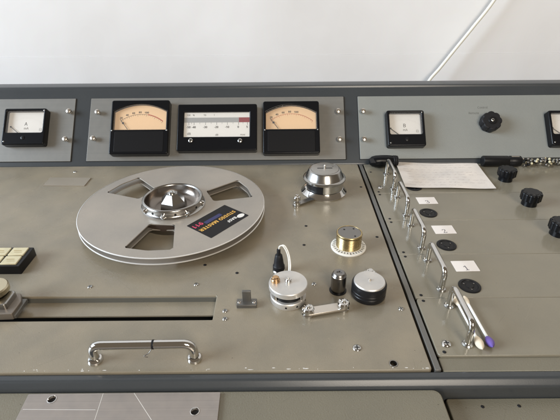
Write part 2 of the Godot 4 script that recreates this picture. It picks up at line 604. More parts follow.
func peak_meter(parent: Node, u0: float, u1: float, v0: float, v1: float) -> void:
	var H := 0.017
	var w := u1 - u0
	var hh := v1 - v0
	var mt := part("peak_meter", parent, Vector3((u0 + u1) / 2, 0, -v0))
	mt.set_meta("label", "wide black light-band meter with white decibel scale and red band end")
	var wx0 := -w / 2 + 0.012
	var wx1 := w / 2 - 0.0135
	var wz0 := -0.0745
	var wz1 := -0.0265
	var win := rrect(wx0, wz0, wx1, wz1, 0.001, 2)
	obj("case", MB.new().slab(rrect(-w / 2, -hh, w / 2, 0, 0.003), 0, H, 0.002, [win]).mesh(), M.bakelite, mt)
	inner_box(mt, win, M.dial_white, H - 0.004)
	var y := H - 0.0039
	var ww := wx1 - wx0
	var g0 := -0.0648
	var g1 := -0.0553
	obj("light_band", MB.new().slab(PackedVector2Array([Vector2(wx0, g0), Vector2(wx0 + ww * 0.835, g0), Vector2(wx0 + ww * 0.835, g1), Vector2(wx0, g1)]), y - 0.0002, y + 0.0002).mesh(), M.grey_band, mt)
	obj("red_band", MB.new().slab(PackedVector2Array([Vector2(wx0 + ww * 0.835, g0), Vector2(wx1, g0), Vector2(wx1, g1), Vector2(wx0 + ww * 0.835, g1)]), y - 0.0002, y + 0.0002).mesh(), M.red_band, mt)
	var b := MB.new()
	var marks := [0.07, 0.15, 0.325, 0.495, 0.66, 0.83, 0.965]
	var nums := ["-50", "-40", "-30", "-20", "-10", "0", "5"]
	for i in 7:
		var x: float = wx0 + ww * marks[i]
		bar2(b, Vector2(x, g1), Vector2(x, g1 + 0.0050), 0.0006, y)
		if i > 0:
			var xm: float = wx0 + ww * (marks[i] + marks[i - 1]) / 2
			bar2(b, Vector2(xm, g1), Vector2(xm, g1 + 0.003), 0.0004, y)
		text(nums[i], 0.0040, M.print, mt, Vector3(x - 0.0005, y, -0.0462), 0, font_bold, "scale_number")
	obj("scale_ticks", b.mesh(), M.print, mt)
	var tops := [0.06, 0.14, 0.31, 0.455]
	var tt := ["100", "%", "10", "1"]
	for i in 4:
		text(tt[i], 0.0032, M.print, mt, Vector3(wx0 + ww * tops[i], y, -0.0697), 0, null, "scale_number")
	text("dB", 0.0042, M.print, mt, Vector3(wx0 + ww * 0.075, y, -0.0335))
	text("dB", 0.0034, M.print, mt, Vector3(wx0 + ww * 0.50, y, -0.0312))
	text("PEAK", 0.0028, M.print_grey, mt, Vector3(wx0 + ww * 0.895, y, -0.0310))
	obj("glass", MB.new().slab(win, H - 0.0020, H - 0.0014).mesh(), M.glass, mt)
	screw(mt, -w / 2 + 0.0255, -0.0190, 0.0042, M.chrome_worn, H, 0.002)
	screw(mt, w / 2 - 0.0305, -0.0180, 0.0042, M.chrome_worn, H, 0.002)

func thumb_peg(parent: Node, u: float, v: float) -> void:
	var b := MB.new().lathe([Vector2(0.0052, 0), Vector2(0.0052, 0.001), Vector2(0.0028, 0.0016), Vector2(0.0028, 0.0050), Vector2(0.0046, 0.0054), Vector2(0.0048, 0.0062), Vector2(0.0048, 0.0092), Vector2(0.0042, 0.0104), Vector2(0.0022, 0.0112), Vector2(0, 0.0114)], 20)
	obj("thumb_screw", b.mesh(), M.nickel, parent, Vector3(u, 0, -v))

# ------------------------------------------------------------------ the things
const TILT := deg_to_rad(48.0)          # rise of the meter bridge above the level deck
var bridge_xf := Transform3D(Basis(Vector3(1, 0, 0), Vector3(0, cos(TILT), sin(TILT)), Vector3(0, -sin(TILT), cos(TILT))), Vector3(0, 0.003, -0.752))

func meter_panel(label: String, u0: float, u1: float, v0: float, v1: float, m: Material) -> Node3D:
	var t := thing("instrument_unit", label, "meter panel", bridge_xf, "panels of the meter bridge")
	obj("gasket", MB.new().slab(rrect(u0 - 0.0014, -v1 - 0.0010, u1 + 0.0014, -v0 + 0.0010, 0.0008, 2), -0.0006, 0.0003).mesh(), M.black_gap, t)
	obj("face_plate", MB.new().slab(rrect(u0, -v1, u1, -v0, 0.0008, 2), -0.0005, 0.0018, 0.0005).mesh(), m, t)
	return t

func build_bridge() -> void:
	var xb := Basis(Vector3(0, 0, 1), Vector3(1, 0, 0), Vector3(0, 1, 0))
	var hs := thing("meter_bridge_housing", "long dark slate-grey sloping housing that frames the meter panels along the back", "housing")
	var v := 0.1485
	var top := Vector2(-0.752 - v * cos(TILT), 0.003 + v * sin(TILT))
	var prof := round_poly([Vector2(-0.7493, 0.0), Vector2(-0.7493, -0.03), Vector2(top.x - 0.022, -0.03), Vector2(top.x - 0.022, top.y + 0.0012), top, ], 0.0022)
	var hm := obj("sloping_face", MB.new().slab(prof, -0.80, 0.80).mesh(), M.slate, hs)
	hm.transform = Transform3D(xb, Vector3.ZERO)
	# folded lip along the top edge
	var lip := round_poly([Vector2(top.x + 0.001, top.y - 0.002), Vector2(top.x - 0.024, top.y - 0.002), Vector2(top.x - 0.024, top.y + 0.0048), Vector2(top.x - 0.0015, top.y + 0.0036)], 0.0016)
	var lm := obj("top_lip", MB.new().slab(lip, -0.80, 0.80).mesh(), M.slate, hs)
	lm.transform = Transform3D(xb, Vector3.ZERO)

	var a := meter_panel("grey metal meter panel at the left end, carrying the meter lettered A", -0.79, -0.3835, 0.005, 0.1285, M.panel)
	small_meter(a, -0.5065, -0.4285, 0.033, 0.1035, "A", "square black meter with white dial lettered A")
	thumb_peg(a, -0.3915, 0.1005)
	thumb_peg(a, -0.3935, 0.0460)

	var c := meter_panel("grey metal meter panel in the middle with three wide black meters", -0.3545, 0.1215, 0.005, 0.1285, M.panel)
	vu_meter(c, -0.3090, -0.2020, 0.013, 0.1175, "black level meter with amber dial and thick red arc end", false)
	peak_meter(c, -0.1865, -0.0410, 0.0185, 0.1085)
	vu_meter(c, -0.0300, 0.0735, 0.012, 0.1135, "black level meter with amber dial and thin red arc", true)
	thumb_peg(c, -0.3380, 0.0985)
	thumb_peg(c, -0.3425, 0.0470)
	thumb_peg(c, 0.1095, 0.0968)
	thumb_peg(c, 0.1104, 0.0420)

	var d := meter_panel("painted grey meter panel at the right end with black knob", 0.1480, 0.79, 0.005, 0.1285, M.panel_grey)
	small_meter(d, 0.1970, 0.2665, 0.0245, 0.0940, "B", "square black meter with white dial lettered B")
	small_meter(d, 0.4945, 0.5645, 0.0235, 0.0915, "", "square black meter cut off by the right edge of the picture")
	thumb_peg(d, 0.1560, 0.0964)
	thumb_peg(d, 0.1555, 0.0415)
	var k := part("selector_knob", d, Vector3(0.3890, 0.0018, -0.0715))
	obj("grip", MB.new().slab(fluted(0.0185, 0.0022, 8), 0.002, 0.017, 0.002).mesh(), M.black_soft, k)
	obj("skirt", MB.new().lathe([Vector2(0.014, 0), Vector2(0.014, 0.003), Vector2(0, 0.003)], 28).mesh(), M.black_soft, k)
	obj("cap", MB.new().lathe([Vector2(0.0075, 0.0165), Vector2(0.0075, 0.0180), Vector2(0.0068, 0.0186), Vector2(0, 0.0186)], 24).mesh(), M.black, k)
	screw(k, 0, 0, 0.0030, M.chrome_worn, 0.0185, 0.001)
	text("Control", 0.0042, M.print_grey, d, Vector3(0.3815, 0.0018, -0.1040))
	text("Remote", 0.0042, M.print_grey, d, Vector3(0.3640, 0.0018, -0.0930))

func build_deck() -> void:
	var t := thing("tape_deck", "grey-beige painted tape transport deck carrying rollers, guides, head block and front handle", "tape deck")
	var slot := rrect(-0.46, -0.3935, -0.0735, -0.3550, 0.0012, 3)
	obj("deck_plate", MB.new().slab(rrect(-0.80, -0.7490, 0.1425, -0.2868, 0.003, 4), -0.0085, 0.0, 0.0012, [slot, circle(0.0034, 20, 0.1075, -0.2945)]).mesh(), M.deck, t)
	obj("screw_hole", MB.new().lathe([Vector2(0.0041, 0.0), Vector2(0.0040, 0.0003), Vector2(0.0034, 0.0003), Vector2(0.0031, -0.004)], 24, Vector3(0.1075, 0, -0.2945)).mesh(), M.steel, t)
	obj("slot_floor", MB.new().slab(rrect(-0.47, -0.3990, -0.0680, -0.3705, 0.0005, 1), -0.0105, -0.0087).mesh(), M.deck, t)
	obj("slot_well", MB.new().slab(rrect(-0.47, -0.3720, -0.0680, -0.3480, 0.0005, 1), -0.026, -0.024).mesh(), M.black_gap, t)
	obj("slot_liner", MB.new().slab(rrect(-0.46, -0.3938, -0.0740, -0.3926, 0.0003, 1), -0.0086, -0.0028).mesh(), M.slot_grey, t)
	# old riveted name plate, painted over
	obj("name_plate", MB.new().slab(PackedVector2Array([Vector2(-0.3990, -0.7010), Vector2(-0.3270, -0.6990), Vector2(-0.3275, -0.6690), Vector2(-0.3980, -0.6720)]), -0.0005, 0.0014, 0.0004).mesh(), M.steel_paint, t)
	for s in [[-0.3654, -0.7250], [-0.2249, -0.4102], [0.0755, -0.3140], [-0.1000, -0.4130], [0.1323, -0.3690], [0.0396, -0.4124], [-0.0613, -0.3680], [-0.0600, -0.3557]]:
		screw(t, s[0], s[1], 0.0042 if s[0] > 0.07 and s[0] < 0.11 else 0.0028)
	for s in [[-0.0949, -0.4508], [0.0370, -0.5401], [0.0318, -0.4929], [0.1346, -0.6587], [0.1329, -0.5106], [-0.0533, -0.4343]]:
		screw(t, s[0], s[1], 0.0020, M.black_soft, 0.0, 0.0006)

	# bare metal where the paint is knocked off along the front edge
	var rng := RandomNumberGenerator.new()
	rng.seed = 5
	for i in 30:
		var cx: float = [rng.randf_range(-0.25, -0.14), rng.randf_range(-0.05, 0.04), rng.randf_range(0.09, 0.14), rng.randf_range(-0.26, 0.14)][i % 4]
		var pl := []
		var rx := 0.0003 + 0.0024 * pow(rng.randf(), 3.0)
		var rz := rng.randf_range(0.0002, 0.0006)
		for k in 6:
			var an := TAU * k / 6
			pl.append(Vector2(cx + cos(an) * rx * rng.randf_range(0.6, 1.2), -0.2884 - 0.0022 * pow(fmod(i * 0.618, 1.0), 2.0) - rng.randf() * 0.0003 + sin(an) * rz))
		obj("paint_chip", MB.new().slab(PackedVector2Array(pl), -0.0002, 0.00008).mesh(), M.alu_bright, t)

	# chrome guide roller at the back
	var r := part("guide_roller", t, Vector3(0.0715, 0, -0.6450))
	r.set_meta("label", "large stepped chrome roller with slotted top")
	obj("base_ring", MB.new().lathe([Vector2(0.0365, 0), Vector2(0.0368, 0.0024), Vector2(0.0352, 0.0040), Vector2(0.0312, 0.0095), Vector2(0.0290, 0.0102), Vector2(0.0, 0.0102)], 56).mesh(), M.chrome, r)
	obj("neck", MB.new().lathe([Vector2(0.0285, 0.0100), Vector2(0.0285, 0.0235)], 48).mesh(), M.rubber, r)
	obj("guard", MB.new().lathe([Vector2(0.0288, 0.0102), Vector2(0.0308, 0.0102), Vector2(0.0308, 0.0232), Vector2(0.0288, 0.0232)], 30, Vector3.ZERO, 32.0, deg_to_rad(-40), deg_to_rad(98)).mesh(), M.chrome_worn, r)
	obj("crown", MB.new().lathe([Vector2(0.0285, 0.0230), Vector2(0.0332, 0.0232), Vector2(0.0340, 0.0242), Vector2(0.0338, 0.0262), Vector2(0.0322, 0.0275), Vector2(0.0306, 0.0280), Vector2(0.0256, 0.0390), Vector2(0.0242, 0.0404), Vector2(0.0228, 0.0408), Vector2(0.0222, 0.0402), Vector2(0, 0.0402)], 56).mesh(), M.chrome_soft, r)
	obj("top_disc", MB.new().lathe([Vector2(0.0221, 0.0400), Vector2(0.0220, 0.0410), Vector2(0.0212, 0.0414), Vector2(0, 0.0414)], 48).mesh(), M.satin, r)
	obj("slot", MB.new().slab(rrect(-0.0120, -0.0009, 0.0120, 0.0009, 0.0004, 2), 0.0413, 0.0417).mesh(), M.black, r)
	obj("pin", MB.new().lathe([Vector2(0.0017, 0.0414), Vector2(0.0017, 0.0462), Vector2(0.0012, 0.0470), Vector2(0, 0.0470)], 14).mesh(), M.nickel, r)
	obj("set_screw", MB.new().lathe([Vector2(0.0011, 0.0414), Vector2(0.0011, 0.0420), Vector2(0, 0.0420)], 10, Vector3(0.013, 0, -0.006)).mesh(), M.dark_steel, r)
	# lever beside it
	var lv := part("tension_lever", t, Vector3(0.0262, 0, -0.5985))
	var dir := Vector2(0.036, -0.026)
	var sd := Vector2(-dir.y, dir.x).normalized() * 0.0046
	obj("arm", MB.new().slab(round_poly([-sd - dir * 0.14, dir - sd, dir + sd, sd - dir * 0.14], 0.003), 0.0015, 0.0036, 0.0005).mesh(), M.steel, lv)
	obj("post", MB.new().lathe([Vector2(0.0052, 0.0), Vector2(0.0052, 0.0065), Vector2(0.0040, 0.0078), Vector2(0.0030, 0.0080), Vector2(0.0030, 0.0095), Vector2(0.0048, 0.0098), Vector2(0.0052, 0.0110), Vector2(0.0052, 0.0140), Vector2(0.0040, 0.0155), Vector2(0.0022, 0.0157), Vector2(0.0022, 0.0190), Vector2(0, 0.0192)], 24).mesh(), M.chrome, lv)

	# brass dial knob
	var dk := part("dial_knob", t, Vector3(0.0905, 0, -0.4885))
	dk.set_meta("label", "brass knurled knob on a white graduated ring")
	obj("dial_ring", MB.new().lathe([Vector2(0.0232, 0), Vector2(0.0232, 0.0014), Vector2(0.0225, 0.0021), Vector2(0.0165, 0.0026), Vector2(0.0, 0.0026)], 56).mesh(), M.white_plastic, dk)
	var tk := MB.new()
	for i in 32:
		var a := TAU * i / 32
		var d := Vector2(cos(a), sin(a))
		var p := d * 0.0180
		var q := d * (0.0222 if i % 4 == 0 else 0.0210)
		bar2(tk, p, q, 0.0011, 0.00275)
	obj("graduation", tk.mesh(), M.print_grey, dk)
	var kn := [Vector2(0.0160, 0.0024)]
	for i in 12:
		kn.append(Vector2(0.0166, 0.0030 + 0.0014 * i))
		kn.append(Vector2(0.0166, 0.0038 + 0.0014 * i))
		kn.append(Vector2(0.0164, 0.0041 + 0.0014 * i))
	obj("grip", MB.new().lathe(kn, 56).mesh(), M.brass, dk)
	obj("collar", MB.new().lathe([Vector2(0.0163, 0.0200), Vector2(0.0170, 0.0208), Vector2(0.0170, 0.0222), Vector2(0.0163, 0.0230), Vector2(0.0152, 0.0230), Vector2(0.0150, 0.0222), Vector2(0, 0.0222)], 56).mesh(), M.brass, dk)
	obj("top_disc", MB.new().lathe([Vector2(0.0149, 0.0221), Vector2(0.0149, 0.0226), Vector2(0, 0.0226)], 40).mesh(), M.dark_steel, dk)
	for p in [Vector3(-0.006, 0, -0.007), Vector3(0.0065, 0, -0.0085), Vector3(0.006, 0, 0.009)]:
		obj("spanner_hole", MB.new().lathe([Vector2(0.0013, 0.0226), Vector2(0.0013, 0.0228), Vector2(0, 0.0228)], 12, p).mesh(), M.black, dk)

	# capstan and pinch roller
	var cp := part("capstan", t, Vector3(0.0665, 0, -0.4010))
	obj("shaft", MB.new().lathe([Vector2(0.0078, 0), Vector2(0.0082, 0.0025), Vector2(0.0086, 0.0035), Vector2(0.0086, 0.0225), Vector2(0.0076, 0.0240), Vector2(0.0072, 0.0252), Vector2(0.0060, 0.0262), Vector2(0.0030, 0.0262), Vector2(0.0026, 0.0250), Vector2(0, 0.0250)], 40).mesh(), M.dark_steel, cp)
	obj("bearing_ring", MB.new().lathe([Vector2(0.0100, 0), Vector2(0.0100, 0.0006), Vector2(0.0090, 0.0010), Vector2(0, 0.0012)], 36).mesh(), M.black, cp)
	var pr := part("pinch_roller", t, Vector3(0.1000, 0, -0.3925))
	obj("tyre", MB.new().lathe([Vector2(0.0165, 0.0008), Vector2(0.0190, 0.0014), Vector2(0.0196, 0.0026), Vector2(0.0196, 0.0070), Vector2(0.0192, 0.0076), Vector2(0.0196, 0.0082), Vector2(0.0196, 0.0112), Vector2(0.0193, 0.0116), Vector2(0.0196, 0.0120), Vector2(0.0196, 0.0170), Vector2(0.0188, 0.0188), Vector2(0.0170, 0.0196), Vector2(0, 0.0196)], 56).mesh(), M.rubber, pr)
	obj("cap", MB.new().lathe([Vector2(0.0176, 0.0186), Vector2(0.0176, 0.0202), Vector2(0.0168, 0.0212), Vector2(0, 0.0216)], 48).mesh(), M.alu, pr)
	obj("axle", MB.new().lathe([Vector2(0.0016, 0.0215), Vector2(0.0016, 0.0228), Vector2(0.0010, 0.0234), Vector2(0, 0.0234)], 14).mesh(), M.nickel, pr)
	obj("stub", MB.new().lathe([Vector2(0.010, 0.0), Vector2(0.010, 0.002), Vector2(0, 0.002)], 24).mesh(), M.dark_steel, pr)
	var lk := part("lock_nut", t, Vector3(0.1090, 0, -0.4290))
	obj("nut", MB.new().lathe([Vector2(0.0072, 0), Vector2(0.0072, 0.0030), Vector2(0.0058, 0.0046), Vector2(0.0032, 0.0050), Vector2(0.0030, 0.0075), Vector2(0, 0.0077)], 6).mesh(), M.chrome, lk)
	obj("washer", MB.new().lathe([Vector2(0.0088, 0), Vector2(0.0088, 0.0008), Vector2(0, 0.0008)], 24).mesh(), M.chrome_worn, lk)

	# round head block
	var hb := part("head_block", t, Vector3(0.0085, 0, -0.3870))
	hb.set_meta("label", "round aluminium block with open waist, copper screw and chrome nut on top")
	obj("foot", MB.new().lathe([Vector2(0.0196, 0), Vector2(0.0202, 0.0010), Vector2(0.0202, 0.0074), Vector2(0.0194, 0.0084), Vector2(0, 0.0086)], 56).mesh(), M.alu, hb)
	obj("waist", MB.new().lathe([Vector2(0.0165, 0.0084), Vector2(0.0165, 0.0175)], 40).mesh(), M.black, hb)
	for a in [38, 142, 270]:
		var q := Vector2(cos(deg_to_rad(a)), sin(deg_to_rad(a))) * 0.0178
		obj("spacer", MB.new().lathe([Vector2(0.0016, 0.0084), Vector2(0.0016, 0.0172)], 12, Vector3(q.x, 0, q.y)).mesh(), M.chrome, hb)
	obj("top_disc", MB.new().lathe([Vector2(0.0150, 0.0168), Vector2(0.0208, 0.0168), Vector2(0.0216, 0.0176), Vector2(0.0216, 0.0230), Vector2(0.0209, 0.0238), Vector2(0, 0.0240)], 60).mesh(), M.alu, hb)
	for a in [62, 98, 20]:
		var q := Vector3(cos(deg_to_rad(a)), 0, sin(deg_to_rad(a)))
		obj("peg_hole", MB.new().tube([Vector3(0, 0.0042, 0) + q * 0.0196, Vector3(0, 0.0042, 0) + q * 0.02035], 0.0012, 12).mesh(), M.black, hb)
	obj("copper_screw", MB.new().lathe([Vector2(0.0050, 0.0238), Vector2(0.0050, 0.0262), Vector2(0.0040, 0.0272), Vector2(0.0040, 0.0290), Vector2(0.0028, 0.0300), Vector2(0, 0.0302)], 20, Vector3(-0.0140, 0, -0.0025)).mesh(), M.copper, hb)
	obj("chrome_nut", MB.new().lathe([Vector2(0.0038, 0.0238), Vector2(0.0038, 0.0262), Vector2(0.0030, 0.0272), Vector2(0.0018, 0.0274), Vector2(0.0018, 0.0298), Vector2(0, 0.0300)], 6, Vector3(0.0, 0, -0.0015)).mesh(), M.chrome, hb)

	# plug with two white wires
	var pg := part("cable_plug", t, Vector3(-0.0020, 0, -0.4370))
	pg.set_meta("label", "black tapered plug with thin white wires looping out of its tip")
	obj("collar", MB.new().lathe([Vector2(0.0078, 0), Vector2(0.0078, 0.0022), Vector2(0.0068, 0.0034), Vector2(0, 0.0034)], 28).mesh(), M.chrome_worn, pg)
	obj("body", MB.new().lathe([Vector2(0.0066, 0.0030), Vector2(0.0074, 0.0050), Vector2(0.0072, 0.0095), Vector2(0.0064, 0.0105), Vector2(0.0056, 0.0170), Vector2(0.0044, 0.0245), Vector2(0.0036, 0.0255), Vector2(0.0024, 0.0260), Vector2(0.0022, 0.0330), Vector2(0, 0.0335)], 28).mesh(), M.black_soft, pg)
	for k in 2:
		var o := 0.0018 * k
		var pts := spline([Vector3(0.0003, 0.0310, 0), Vector3(0.0010 + o * 0.3, 0.0365, -0.0008), Vector3(0.0055 + o, 0.0378 + o * 0.4, 0.0005), Vector3(0.0105 + o, 0.0300, 0.0060), Vector3(0.0122 + o, 0.0185, 0.0140 + o), Vector3(0.0105 + o * 0.5, 0.0075, 0.0250), Vector3(0.0095 + o * 0.3, 0.0050, 0.0330)])
		obj("wire", MB.new().tube(pts, 0.00082, 8).mesh(), M.white_plastic, pg)

	# bracket between two nutted posts
	var br := part("guide_bracket", t, Vector3(0.0490, 0, -0.3655), deg_to_rad(12))
	obj("plate", MB.new().slab(rrect(-0.0235, -0.0058, 0.0235, 0.0058, 0.0040, 5), 0.0030, 0.0052, 0.0004).mesh(), M.nickel, br)
	for s in [-1, 1]:
		obj("post", MB.new().lathe([Vector2(0.0066, 0.0), Vector2(0.0066, 0.0024), Vector2(0.0056, 0.0030), Vector2(0.0056, 0.0058), Vector2(0.0066, 0.0064), Vector2(0.0068, 0.0086), Vector2(0.0056, 0.0106), Vector2(0.0036, 0.0112), Vector2(0.0030, 0.0108), Vector2(0.0024, 0.0114), Vector2(0.0020, 0.0134), Vector2(0, 0.0138)], 24, Vector3(s * 0.0200, 0, 0)).mesh(), M.chrome, br)

	# small sensor block
	var sb := part("tape_guide", t, Vector3(-0.0377, 0, -0.3775))
	obj("foot", MB.new().slab(rrect(-0.0112, -0.0055, 0.0112, 0.0055, 0.001, 2), 0, 0.0045, 0.0006).mesh(), M.gunmetal, sb)
	obj("upright", MB.new().slab(rrect(-0.0048, -0.0040, 0.0048, -0.0005, 0.0006, 2), 0.0040, 0.0185, 0.0006).mesh(), M.gunmetal, sb)
	for s in [-1, 1]:
		screw(sb, s * 0.0082, 0.0005, 0.0020, M.nickel, 0.0045, 0.0008)

	# front handle
	var fh := part("front_handle", t)
	fh.set_meta("label", "chrome tube handle near the front edge")
	obj("tube", MB.new().tube(bent([Vector3(-0.1800, 0.0, -0.3010), Vector3(-0.1800, 0.0205, -0.3010), Vector3(-0.0840, 0.0205, -0.3022), Vector3(-0.0840, 0.0, -0.3022)], 0.010, 8), 0.0044, 18).mesh(), M.chrome, fh)
	obj("tape_band", MB.new().tube([Vector3(-0.1222, 0.0205, -0.3017), Vector3(-0.1202, 0.0205, -0.3017)], 0.0046, 18).mesh(), M.black_soft, fh)
	obj("wire_end", MB.new().tube(spline([Vector3(-0.1228, 0.0162, -0.3010), Vector3(-0.1262, 0.0120, -0.2985), Vector3(-0.1305, 0.0098, -0.2970), Vector3(-0.1268, 0.0088, -0.2968)], 5), 0.0004, 6).mesh(), M.dark_steel, fh)
	for p in [[-0.1800, -0.3010], [-0.0840, -0.3022]]:
		obj("foot", MB.new().lathe([Vector2(0.0074, 0), Vector2(0.0074, 0.0012), Vector2(0.0062, 0.0034), Vector2(0.0046, 0.0042)], 28).mesh(), M.chrome, fh, Vector3(p[0], 0, p[1]))

	# push-button block
	var kb := part("button_block", t, Vector3(-0.3180, 0, -0.4560))
	kb.set_meta("label", "black block with two rows of ivory push buttons")
	obj("case", MB.new().slab(rrect(-0.125, -0.0195, 0, 0.0205, 0.001, 2), 0, 0.0120, 0.0008).mesh(), M.black, kb)
	var keym := MB.new().slab(rrect(-0.0098, -0.0080, 0.0098, 0.0080, 0.0008, 2), 0.0105, 0.0136, 0.0006).mesh()
	for i in 5:
		for j in 2:
			var k := obj("button", keym, M.key, kb, Vector3(-0.0148 - 0.0222 * i, 0, -0.0090 + 0.0182 * j))
			var sc := MB.new()
			bar2(sc, Vector2(-0.006, -0.001), Vector2(0.004, -0.001), 0.0016, 0.01365)
			bar2(sc, Vector2(-0.004, 0.0025), Vector2(0.006, 0.0025), 0.0010, 0.01365)
			obj("faded_print", sc.mesh(), M.key_print, k)

	# slider carriage in the slot
	var sc2 := part("slider", t, Vector3(-0.3060, 0, -0.3740))
	sc2.set_meta("label", "metal slider with round knob riding in the long slot")
	obj("carriage", MB.new().slab(round_poly([Vector2(-0.030, -0.016), Vector2(0.012, -0.0165), Vector2(0.0185, -0.004), Vector2(0.0185, 0.0165), Vector2(-0.030, 0.0185)], 0.002), 0.0002, 0.0085, 0.0012).mesh(), M.gunmetal_warm, sc2)
	obj("clamp", MB.new().slab(rrect(-0.026, -0.0135, 0.010, 0.0105, 0.003, 4), 0.0080, 0.0155, 0.0016).mesh(), M.steel, sc2)
	obj("runner", MB.new().slab(rrect(0.0135, -0.012, 0.0205, 0.0150, 0.001, 2), 0.0002, 0.0046, 0.001).mesh(), M.strip, sc2)
	obj("knob", MB.new().lathe([Vector2(0.0030, 0.0150), Vector2(0.0150, 0.0165), Vector2(0.0165, 0.0180), Vector2(0.0165, 0.0232), Vector2(0.0152, 0.0248), Vector2(0.0, 0.0256)], 44, Vector3(-0.0115, 0, -0.0085)).mesh(), M.old_brass, sc2)

func flange_holes() -> Array:
	var out := []
	for mid in [25.5, 145.5, 265.5]:
		var q := []
		for c in [[58.5, -17.5], [116.5, -15.5], [116.5, 15.5], [58.5, 17.5]]:
			var a := deg_to_rad(mid + c[1])
			q.append(Vector2(cos(a), -sin(a)) * c[0] * 0.001)
		# the outer edge follows the rim
		var arc := []
		arc.append(q[0])
		for s in 3:
			var a := deg_to_rad(mid - 15.5 + 31.0 * s / 2)
			arc.append(Vector2(cos(a), -sin(a)) * 0.1165)
		arc.append(q[3])
		out.append(round_poly(arc, 0.0040, 3))
	return out

func build_reel() -> void:
	var c := Vector3(-0.1560, 0, -0.5710)
	# turntable under the reel belongs to the deck, the reel itself lies on it
	var deck := get_node("tape_deck")
	obj("turntable", MB.new().lathe([Vector2(0.052, 0), Vector2(0.052, 0.0072), Vector2(0.050, 0.0082), Vector2(0, 0.0082)], 48, c).mesh(), M.dark_steel, deck)
	var t := thing("tape_reel", "empty metal tape reel with three openings and a black sticker on its flange", "tape reel", Transform3D(Basis(), c))
	var rim := circle(0.1325, 120)
	var fm := MB.new().slab(rim, 0.0, 0.0014, 0.0005, flange_holes() + [circle(0.0395, 40)]).mesh()
	var edge := MB.new().lathe([Vector2(0.1322, 0.0), Vector2(0.1331, 0.0003), Vector2(0.1331, 0.0012), Vector2(0.1322, 0.0016)], 120).mesh()
	for fy in [0.0100, 0.0188]:
		var fl := obj("flange", fm, M.reel, t, Vector3(0, fy, 0))
		obj("rolled_edge", edge, M.alu_bright, fl)
	obj("hub", MB.new().lathe([Vector2(0.0560, 0.0090), Vector2(0.0560, 0.0188)], 60).mesh(), M.tape, t)
	obj("hub_foot", MB.new().lathe([Vector2(0.046, 0.0082), Vector2(0.046, 0.0100), Vector2(0.040, 0.0100)], 48).mesh(), M.alu, t)
	# sticker, read from the far side
	var turn := atan2(-0.78, -0.63)
	var st := part("sticker", t, Vector3(-0.0850, 0.0202, -0.5240) - c, turn)
	st.set_meta("label", "black printed sticker with gold, red, blue and white print")
	obj("sheet", MB.new().slab(rrect(-0.0362, -0.0238, 0.0362, 0.0238, 0.0010, 2), 0.0, 0.00025).mesh(), M.sticker, st)
	var y := 0.0003
	obj("logo", MB.new().slab(_ellipse(0.0062, 0.0042, -0.0285, -0.0155), y - 0.0001, y + 0.0001).mesh(), M.ink_white, st)
	text("BASF", 0.0052, M.ink_white, st, Vector3(-0.0135, y, -0.0130), 0, font_bold)
	text("STUDIO MASTER", 0.0062, M.ink_gold, st, Vector3(0.0005, y, 0.0000), 0, font_bold)
	obj("blue_stripe", MB.new().slab(rrect(-0.0140, 0.0060, 0.0160, 0.0125, 0.0005, 1), y - 0.0001, y + 0.00005).mesh(), M.ink_blue, st)
	text("911", 0.0075, M.ink_red, st, Vector3(0.0262, y, 0.0130), 0, font_bold)

	# chrome locking adapter on the reel
	var a := thing("reel_adapter", "round chrome locking hub with hollow bowl and faceted centre on the tape reel", "reel hub", Transform3D(Basis(), c + Vector3(0, 0.0202, 0)))
	obj("ring", MB.new().lathe([Vector2(0.0455, 0.0), Vector2(0.0462, 0.0012), Vector2(0.0440, 0.0022), Vector2(0.0428, 0.0044), Vector2(0.0428, 0.0080), Vector2(0.0434, 0.0098), Vector2(0.0432, 0.0116), Vector2(0.0421, 0.0128), Vector2(0.0406, 0.0130), Vector2(0.0394, 0.0120), Vector2(0.0390, 0.0110)], 72, Vector3.ZERO, 40).mesh(), M.chrome_soft, a)
	obj("bowl", MB.new().lathe([Vector2(0.0391, 0.0114), Vector2(0.0384, 0.0070), Vector2(0.0366, 0.0016), Vector2(0.0330, -0.0022), Vector2(0.0270, -0.0040), Vector2(0.0, -0.0042)], 72, Vector3.ZERO, 50).mesh(), M.dull_steel, a)
	for i in 16:
		var an := TAU * (i + 0.3) / 16
		var d := Vector3(cos(an), 0, sin(an))
		if i % 2 == 0:
			obj("lug", MB.new().tube([d * 0.0415 + Vector3(0, 0.0050, 0), d * 0.0454 + Vector3(0, 0.0046, 0), d * 0.0462 + Vector3(0, 0.0045, 0)], [0.0036, 0.0034, 0.0018], 12).mesh(), M.chrome, a)
		else:
			obj("socket", MB.new().tube([d * 0.0418 + Vector3(0, 0.0060, 0), d * 0.0431 + Vector3(0, 0.0060, 0)], 0.0017, 10).mesh(), M.black, a)
	var cone := MB.new()
	cone.lathe([Vector2(0.0215, -0.0042), Vector2(0.0188, 0.0070), Vector2(0.0088, 0.0180), Vector2(0.0080, 0.0186), Vector2(0.0, 0.0186)], 6, Vector3.ZERO, 10, 0.35, TAU + 0.35)
	_facet(cone)
	obj("faceted_cone", cone.mesh(), M.steel, a)
	obj("bolt", MB.new().lathe([Vector2(0.0052, 0.0182), Vector2(0.0052, 0.0200), Vector2(0.0040, 0.0210), Vector2(0.0022, 0.0210), Vector2(0.0018, 0.0196), Vector2(0, 0.0196)], 20).mesh(), M.chrome_worn, a)
	obj("key_hole", MB.new().lathe([Vector2(0.0030, 0.0), Vector2(0.0030, 0.0012), Vector2(0, 0.0012)], 14, Vector3(0.0085, -0.0041, 0.0250)).mesh(), M.black, a)

func _facet(b: MB) -> void:
	for i in range(0, b.v.size(), 3):
		var g := -(b.v[i + 1] - b.v[i]).cross(b.v[i + 2] - b.v[i]).normalized()
		for j in 3:
			b.n[i + j] = g

